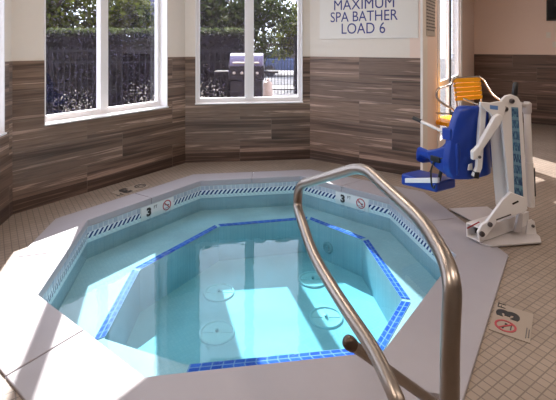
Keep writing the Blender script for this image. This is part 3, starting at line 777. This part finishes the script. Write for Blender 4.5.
for k in range(7):
    Wc(MB().box(CP(cwid / 2 - .02, -.02 + k * .066, .56), (cwid + .34, .056, .05), Matrix.Rotation(math.atan2(crt.y, crt.x), 3, 'Z')).obj('seat_strap', M['yellow'], bevel=.008))

# ------------------------------------------------------------------ signs, screen, plates on the walls
def on_wall(w, o, s, z, off=.002): 
    p = w.A + w.d * s - w.n * off
    rt = Vector((w.d.x, w.d.y, 0)); up = Vector((0, 0, 1)); frame_at(o, (p.x, p.y, z), rt, up); return o
sg = empty('wall_sign'); tag(sg, 'white spa bather load sign with navy lettering on the right wall', 'sign')
sA, sB = s_of(wr, 320), s_of(wr, 418.5); sm_ = (sA + sB) / 2
zb = z_of(wr, 369, 38.5); ztop = zb + .95
MB().box((0, 0, .004), (sB - sA, ztop - zb, .008)).obj('sign_board', M['sign'], sg, bevel=.002)
zc = (zb + ztop) / 2
for body, u0, u1, v0, v1 in (('MAXIMUM', 334.5, 394.5, -1.5, 9.0), ('SPA BATHER', 331, 398, 10.8, 21.2), ('LOAD 6', 342, 385.5, 22.8, 33.6)):
    s0, s1 = s_of(wr, u0), s_of(wr, u1); um = (u0 + u1) / 2
    z1, z0 = z_of(wr, um, v0), z_of(wr, um, v1)
    t = text_obj('sign_lettering', body, M['navy'], .1, sg, .001, width=s1 - s0, height=z1 - z0)
    t.location = ((s0 + s1) / 2 - sm_, (z0 + z1) / 2 - zc, .0092)
on_wall(wr, sg, sm_, zc)
nb = empty('notice_sign'); tag(nb, 'narrow grey rules sign on the wall end beside the glazed door', 'sign')
MB().box((0, 0, .004), (.54, .62, .008)).obj('sign_board', M['board'], nb)
t = MB(); random.seed(3)
for k in range(13):
    x = -.26
    while x < .24:
        l = random.uniform(.03, .10); t.box((x + l / 2, .27 - k * .042, .0088), (l, .018, .002)); x += l + .025
t.obj('small_lettering', M['grey_ink'], nb)
on_wall(wd, nb, .40, z_of(wd, 429, 36) + .31)
tv = empty('television'); tag(tv, 'black flat television mounted high on the far wall', 'television')
MB().box((0, 0, .03), (1.25, .74, .05)).obj('casing', M['black'], tv, bevel=.006)
MB().box((0, 0, .0555), (1.20, .69, .002)).obj('screen', M['screen'], tv)
sT = s_of(wf, 546.5); on_wall(wf, tv, sT + .625, z_of(wf, 546.5, 21) + .37)
for u, v, lab in ((548.5, 35, 'small pale socket plate under the television, nearer the screen'), (555, 44.5, 'small pale socket plate lowest on the far wall, at the frame edge')):
    pl = empty('socket_plate'); tag(pl, lab, 'socket', 'plates under the television')
    MB().box((0, 0, .004), (.085, .12, .008)).obj('cover', M['paint'], pl, bevel=.002)
    MB().box((0, .025, .009), (.03, .03, .003)).obj('socket', M['sign'], pl)
    on_wall(wf, pl, s_of(wf, u), z_of(wf, u, v))

# ------------------------------------------------------------------ outside
random.seed(11)
def leaves(mb, pts, size):
    for p in pts:
        a = Vector((random.gauss(0, 1), random.gauss(0, 1), random.gauss(0, 1))).normalized(); b = a.orthogonal().normalized()
        b = (b * math.cos(1) + a.cross(b) * math.sin(random.uniform(0, 6))).normalized(); c = a.cross(b)
        s = size * random.uniform(.6, 1.3); p = Vector(p)
        mb.add([p - b * s, p - c * s * .5, p + b * s, p + c * s * .5], [(0, 1, 2, 3)])
def fast_obj(mb, name, mat, parent=None):
    return raw(name, mb.v, mb.f, mat, parent)
def hedge(x0, x1, y0, y1, h, label):
    o = empty('hedge', ((x0 + x1) / 2, (y0 + y1) / 2, -.03)); tag(o, label, 'hedge')
    world_child(MB().box(((x0 + x1) / 2, (y0 + y1) / 2, h / 2 - .05), (x1 - x0 - .16, y1 - y0 - .16, h - .12)).obj('twig_core', M['hedgecore']), o)
    mb = MB(); pts = []
    A_ = (x1 - x0) * h
    for _ in range(int(A_ * 420)):
        pts.append((random.uniform(x0, x1), y0 + random.uniform(0, .14), random.uniform(0, h)))
    for _ in range(int((x1 - x0) * (y1 - y0) * 500)):
        pts.append((random.uniform(x0, x1), random.uniform(y0, y1), h - random.uniform(-.03, .10)))
    for _ in range(int((y1 - y0) * h * 400)): pts.append((x1 - random.uniform(0, .12), random.uniform(y0, y1), random.uniform(0, h)))
    leaves(mb, pts, .038); world_child(fast_obj(mb, 'foliage', M['hedge']), o)
    mb = MB(); leaves(mb, [(random.uniform(x0, x1), random.uniform(y0, y0 + .5), h + random.uniform(-.035, .06)) for _ in range(int((x1 - x0) * 420))], .035)  # paler leaf colour paints sunlight along the hedge's top front edge
    world_child(fast_obj(mb, 'painted_sunlit_top', M['hedge_sunlit']), o); return o
hedge(-6.2, -.70, 8.3, 9.2, 1.92, 'tall dark clipped hedge behind the iron fence')
def tree(x, y, h, r, nl, mat, label, name='leafy_tree', cz=None):
    o = empty(name, (x, y, -.03)); tag(o, label, 'tree', 'trees beyond the hedge')
    tp = [(x, y, -.03), (x + .05, y, h * .3), (x - .08, y + .05, h * .55), (x + .05, y, h * .85)]
    tr = MB().tube(tp, [.13, .10, .075, .03], 10)
    for k in range(7):
        a = k * 2.4; z = h * (.3 + .07 * k); tr.tube([(x, y, z), (x + math.cos(a) * r * .4, y + math.sin(a) * r * .4, z + .35), (x + math.cos(a) * r * .8, y + math.sin(a) * r * .8, z + .5)], [.05, .035, .012], 7)
    world_child(tr.obj('trunk', M['bark'], smooth=True), o)
    mb = MB(); pts = []
    blobs = [(x + random.gauss(0, r * .45), y + random.gauss(0, r * .4), (cz or h * .62) + random.gauss(0, h * .14), random.uniform(.3, .6) * r) for _ in range(22)]
    for _ in range(nl):
        bx, by, bz, br = random.choice(blobs); d = Vector((random.gauss(0, 1), random.gauss(0, 1), random.gauss(0, 1))).normalized() * br * random.random() ** .4
        z = bz + d.z * .8
        if z < .3 or z > h: continue
        pts.append((bx + d.x, by + d.y, z))
    leaves(mb, pts, .085); world_child(fast_obj(mb, 'crown', mat), o); return o
tree(-6.3, 11.6, 3.9, 1.5, 4600, M['leaf'], 'sunlit leafy tree at the left edge of the left window')
tree(-4.7, 12.2, 3.9, 1.4, 4400, M['leaf'], 'yellow-green tree behind the hedge in the right pane of the left window')
tree(-2.2, 11.8, 3.9, 1.5, 5000, M['leafb'], 'dark tree behind the hedge in the left pane of the back window')
tree(-1.0, 12.6, 4.1, 1.25, 4600, M['leafb'], 'dark tree above the grill in the back window')
tree(.75, 17.5, 4.3, 1.5, 4400, M['leaf'], 'lighter tree behind the gate at the right of the back window', cz=2.3)
tree(-.9, 26.5, 5.5, 2.4, 2600, M['leafb'], 'distant tree behind the parked car', cz=2.3)
tree(2.2, 27.5, 4.6, 2.0, 2200, M['leafb'], 'distant tree right of the parked car', cz=2.2)
# violet wall of the neighbouring house
hs = empty('house', (-4.9, 17, -.03)); tag(hs, 'lavender house wall behind the trees in the left window', 'house')
world_child(MB().box((-4.65, 17.5, 2.2), (2.0, 3.0, 4.4)).obj('house_wall', M['lilac']), hs)
world_child(MB().add([(-5.8, 15.8, 4.4), (-3.5, 15.8, 4.4), (-3.5, 19.2, 4.4), (-5.8, 19.2, 4.4), (-5.3, 17.5, 5.0), (-4.0, 17.5, 5.0)], [(0, 1, 5, 4), (1, 2, 5), (2, 3, 4, 5), (3, 0, 4), (3, 2, 1, 0)]).obj('roof', M['road']), hs)
def fence(x0, x1, y, h, sp, label, name='iron_fence'):
    o = empty(name, ((x0 + x1) / 2, y, -.03)); tag(o, label, 'fence')
    nP = int((x1 - x0) / sp); pk = None
    for i in range(nP + 1):
        if pk is None:
            pk = MB().box((0, 0, h / 2), (.018, .018, h)).obj('picket', M['iron'], o); c = pk
        else:
            c = pk.copy(); COL.objects.link(c); c.parent = o
        c.location = (x0 + i * sp - (x0 + x1) / 2, 0, 0)
    for z in (.15, h - .06, h - .28):
        MB().box((0, 0, z), (x1 - x0, .03, .035)).obj('rail', M['iron'], o)
    for x in (x0, x1):
        MB().box((x - (x0 + x1) / 2, 0, h / 2 + .03), (.06, .06, h + .06)).obj('post', M['iron'], o)
    return o
fence(-5.6, -.62, 7.95, 1.62, .11, 'black iron picket fence in front of the hedge')
fence(-.55, .60, 14.6, 2.0, .11, 'black iron gate across the far paving in the back window', 'iron_gate')
fence(.66, 2.6, 14.6, 2.0, .11, 'black iron fence panel right of the gate')
# low pale-flowered shrubs under the windows
for i, (x, y, h, r, lab) in enumerate(((-3.15, 6.55, .98, .34, 'low pale-flowered shrub outside the left pane of the left window'), (-2.15, 6.75, 1.12, .36, 'pale-flowered shrub outside the right pane of the left window'),
                                       (-1.12, 6.9, 1.10, .30, 'low pale-flowered shrub just outside the back window, left of the grill'), (-1.55, 7.5, .98, .28, 'pale-flowered shrub against the fence at the left edge of the back window'))):
    o = empty('flowering_shrub', (x, y, -.03)); tag(o, lab, 'shrub', 'shrubs outside the windows')
    stm = MB()
    for k in range(6): a = k * 1.05; stm.tube([(x, y, -.03), (x + math.cos(a) * r * .5, y + math.sin(a) * r * .5, h * .7)], [.012, .006], 6)
    world_child(stm.obj('stem', M['bark']), o)
    mb = MB(); pts = []
    for _ in range(260):
        d = Vector((random.gauss(0, 1), random.gauss(0, 1), random.gauss(0, 1))).normalized() * random.random() ** .5
        pts.append((x + d.x * r, y + d.y * r, h * .62 + d.z * h * .36))
    leaves(mb, pts, .02); world_child(fast_obj(mb, 'foliage', M['leafp'] if i != 9 else M['hedge']), o)
# gas grill on the paving
gq = empty('gas_grill', (-.54, 7.35, -.03)); tag(gq, 'gas grill with a curved steel hood outside the back window', 'grill')
gx, gy = -.54, 7.35
pr = [(-.26, 1.28), (.26, 1.28), (.25, 1.36), (.18, 1.45), (.06, 1.49), (-.06, 1.49), (-.18, 1.45), (-.25, 1.36)]
world_child(MB().extrude([(gx - .28, gy + a, z) for a, z in pr], (.56, 0, 0)).obj('hood', M['grill'], smooth=True), gq)
world_child(MB().tube([(gx - .22, gy - .30, 1.33), (gx + .22, gy - .30, 1.33)], .018, 10).obj('hood_handle', M['steel'], smooth=True), gq)
world_child(MB().box((gx, gy, 1.16), (.60, .54, .24)).obj('firebox', M['grillblack'], bevel=.01), gq)
cb = world_child(MB().box((gx, gy, .54), (.54, .48, .98)).obj('cabinet', M['grillblack'], bevel=.01), gq)
for s in (-1, 1): world_child(MB().box((gx + s * .42, gy, 1.17), (.26, .46, .03)).obj('side_shelf', M['grillblack']), gq)
for k in range(4): world_child(MB().lathe([(.025, 0), (.025, .03), (.018, .035)], (gx - .20 + k * .13, gy - .27, 1.16), 12, Matrix.Rotation(PI / 2, 3, 'X')).obj('control_knob', M['steel']), gq)
for sx in (-1, 1):
    for sy in (-1, 1): world_child(MB().lathe([(.045, -.02), (.045, .02)], (gx + sx * .22, gy + sy * .2, .015), 14, Matrix.Rotation(PI / 2, 3, 'X')).obj('wheel', M['tyre']), gq)
tk_ = tag(MB().lathe([(.11, -.03), (.15, .0), (.155, .38), (.12, .47), (.05, .50), (.05, .56), (.02, .58)], (-.33, 13.6, .0), 20).obj('gas_bottle', M['tank'], smooth=True), 'tan gas bottle standing on the far paving near the iron gate', 'gas bottle')
# parked car beyond the gate
car = empty('parked_car', (.4, 24, -.015)); tag(car, 'grey blue car parked across the road behind the gate', 'car')
cx, cy = .9, 23.6
prof = [(-2.15, .32), (2.1, .32), (2.2, .55), (2.12, .80), (1.1, .95), (-1.3, .97), (-2.1, .92), (-2.22, .6)]
world_child(MB().extrude([(cx + a, cy - .85, z) for a, z in prof], (0, 1.7, 0)).obj('body', M['carpaint'], bevel=.06), car)
cab = [(-1.75, .95), (1.05, .93), (.35, 1.42), (-1.1, 1.45)]
world_child(MB().extrude([(cx + a, cy - .72, z) for a, z in cab], (0, 1.44, 0)).obj('cabin', M['carpaint'], bevel=.05), car)
for q in ([(-1.45, 1.0), (-.45, 1.0), (-.45, 1.36), (-1.1, 1.36)], [(-.38, 1.0), (.75, 1.0), (.3, 1.35), (-.38, 1.36)]):
    world_child(MB().extrude([(cx + a, cy - .735, z) for a, z in q], (0, .02, 0)).obj('side_window', M['carglass']), car)
for x in (-1.35, 1.35):
    for y in (-.80, .80):
        world_child(MB().lathe([(.18, -.11), (.32, -.10), (.32, .10), (.18, .11)], (cx + x, cy + y, .305), 22, Matrix.Rotation(PI / 2, 3, 'X')).obj('wheel', M['tyre'], smooth=True), car)

# ------------------------------------------------------------------ light
wd_ = bpy.data.worlds.new('sky'); SC.world = wd_; wd_.use_nodes = True
bgn = wd_.node_tree.nodes['Background']; bgn.inputs[0].default_value = (.80, .88, 1.0, 1); bgn.inputs[1].default_value = 4.0
sun = bpy.data.lights.new('sun', 'SUN'); sun.energy = 14.0; sun.angle = math.radians(.6); sun.color = (1.0, .95, .88)
so = bpy.data.objects.new('sun', sun); COL.objects.link(so); so.location = (-8, 25, 20)
el = math.radians(39.2); az = Vector((.285, -.957)).normalized()
dirv = Vector((az.x * math.cos(el), az.y * math.cos(el), -math.sin(el)))
so.rotation_euler = dirv.to_track_quat('-Z', 'Y').to_euler()
def panel(x, y, sx, sy, power, col=(1, .82, .68)):  # fill panel added out of view to brighten the shaded room
    fx = empty('fill_panel', (x, y, CEIL)); tag(fx, 'flat square fill panel added unseen under the ceiling', 'fill light', 'added fill panels')
    MB().box((x, y, CEIL - .02), (sx + .08, sy + .08, .03)).obj('housing', M['white'])
    world_child(bpy.data.objects[[o.name for o in COL.objects if o.name.startswith('housing')][-1]], fx)
    l = bpy.data.lights.new('fill_lamp', 'AREA'); l.shape = 'RECTANGLE'; l.size = sx; l.size_y = sy; l.energy = power; l.color = col
    o = bpy.data.objects.new('fill_lamp', l); COL.objects.link(o); o.location = (x, y, CEIL - .045)
LP = 26
for x, y in ((-.9, 1.0), (1.3, 1.0), (3.6, 1.6), (3.6, 5.0), (-.2, 3.6)): panel(x, y, .6, .6, LP)

# ------------------------------------------------------------------ camera
cam = bpy.data.cameras.new('camera'); co = bpy.data.objects.new('camera', cam); COL.objects.link(co)
co.location = (0, 0, H); co.rotation_euler = (PI / 2, 0, 0)
cam.sensor_fit = 'HORIZONTAL'; cam.sensor_width = 36.0; cam.lens = F / 556 * 36.0
cam.shift_y = -(200 - V0) / 556; cam.clip_start = .05; cam.clip_end = 200
SC.camera = co
vs_ = SC.view_settings; vs_.view_transform = 'Standard'; vs_.look = 'None'; vs_.gamma = 1.0; vs_.exposure = 0.22; vs_.use_curve_mapping = False
try:
    SC.cycles.use_denoising = True; SC.cycles.max_bounces = 12; SC.cycles.transparent_max_bounces = 16; SC.cycles.sample_clamp_indirect = 4.0
except Exception: pass
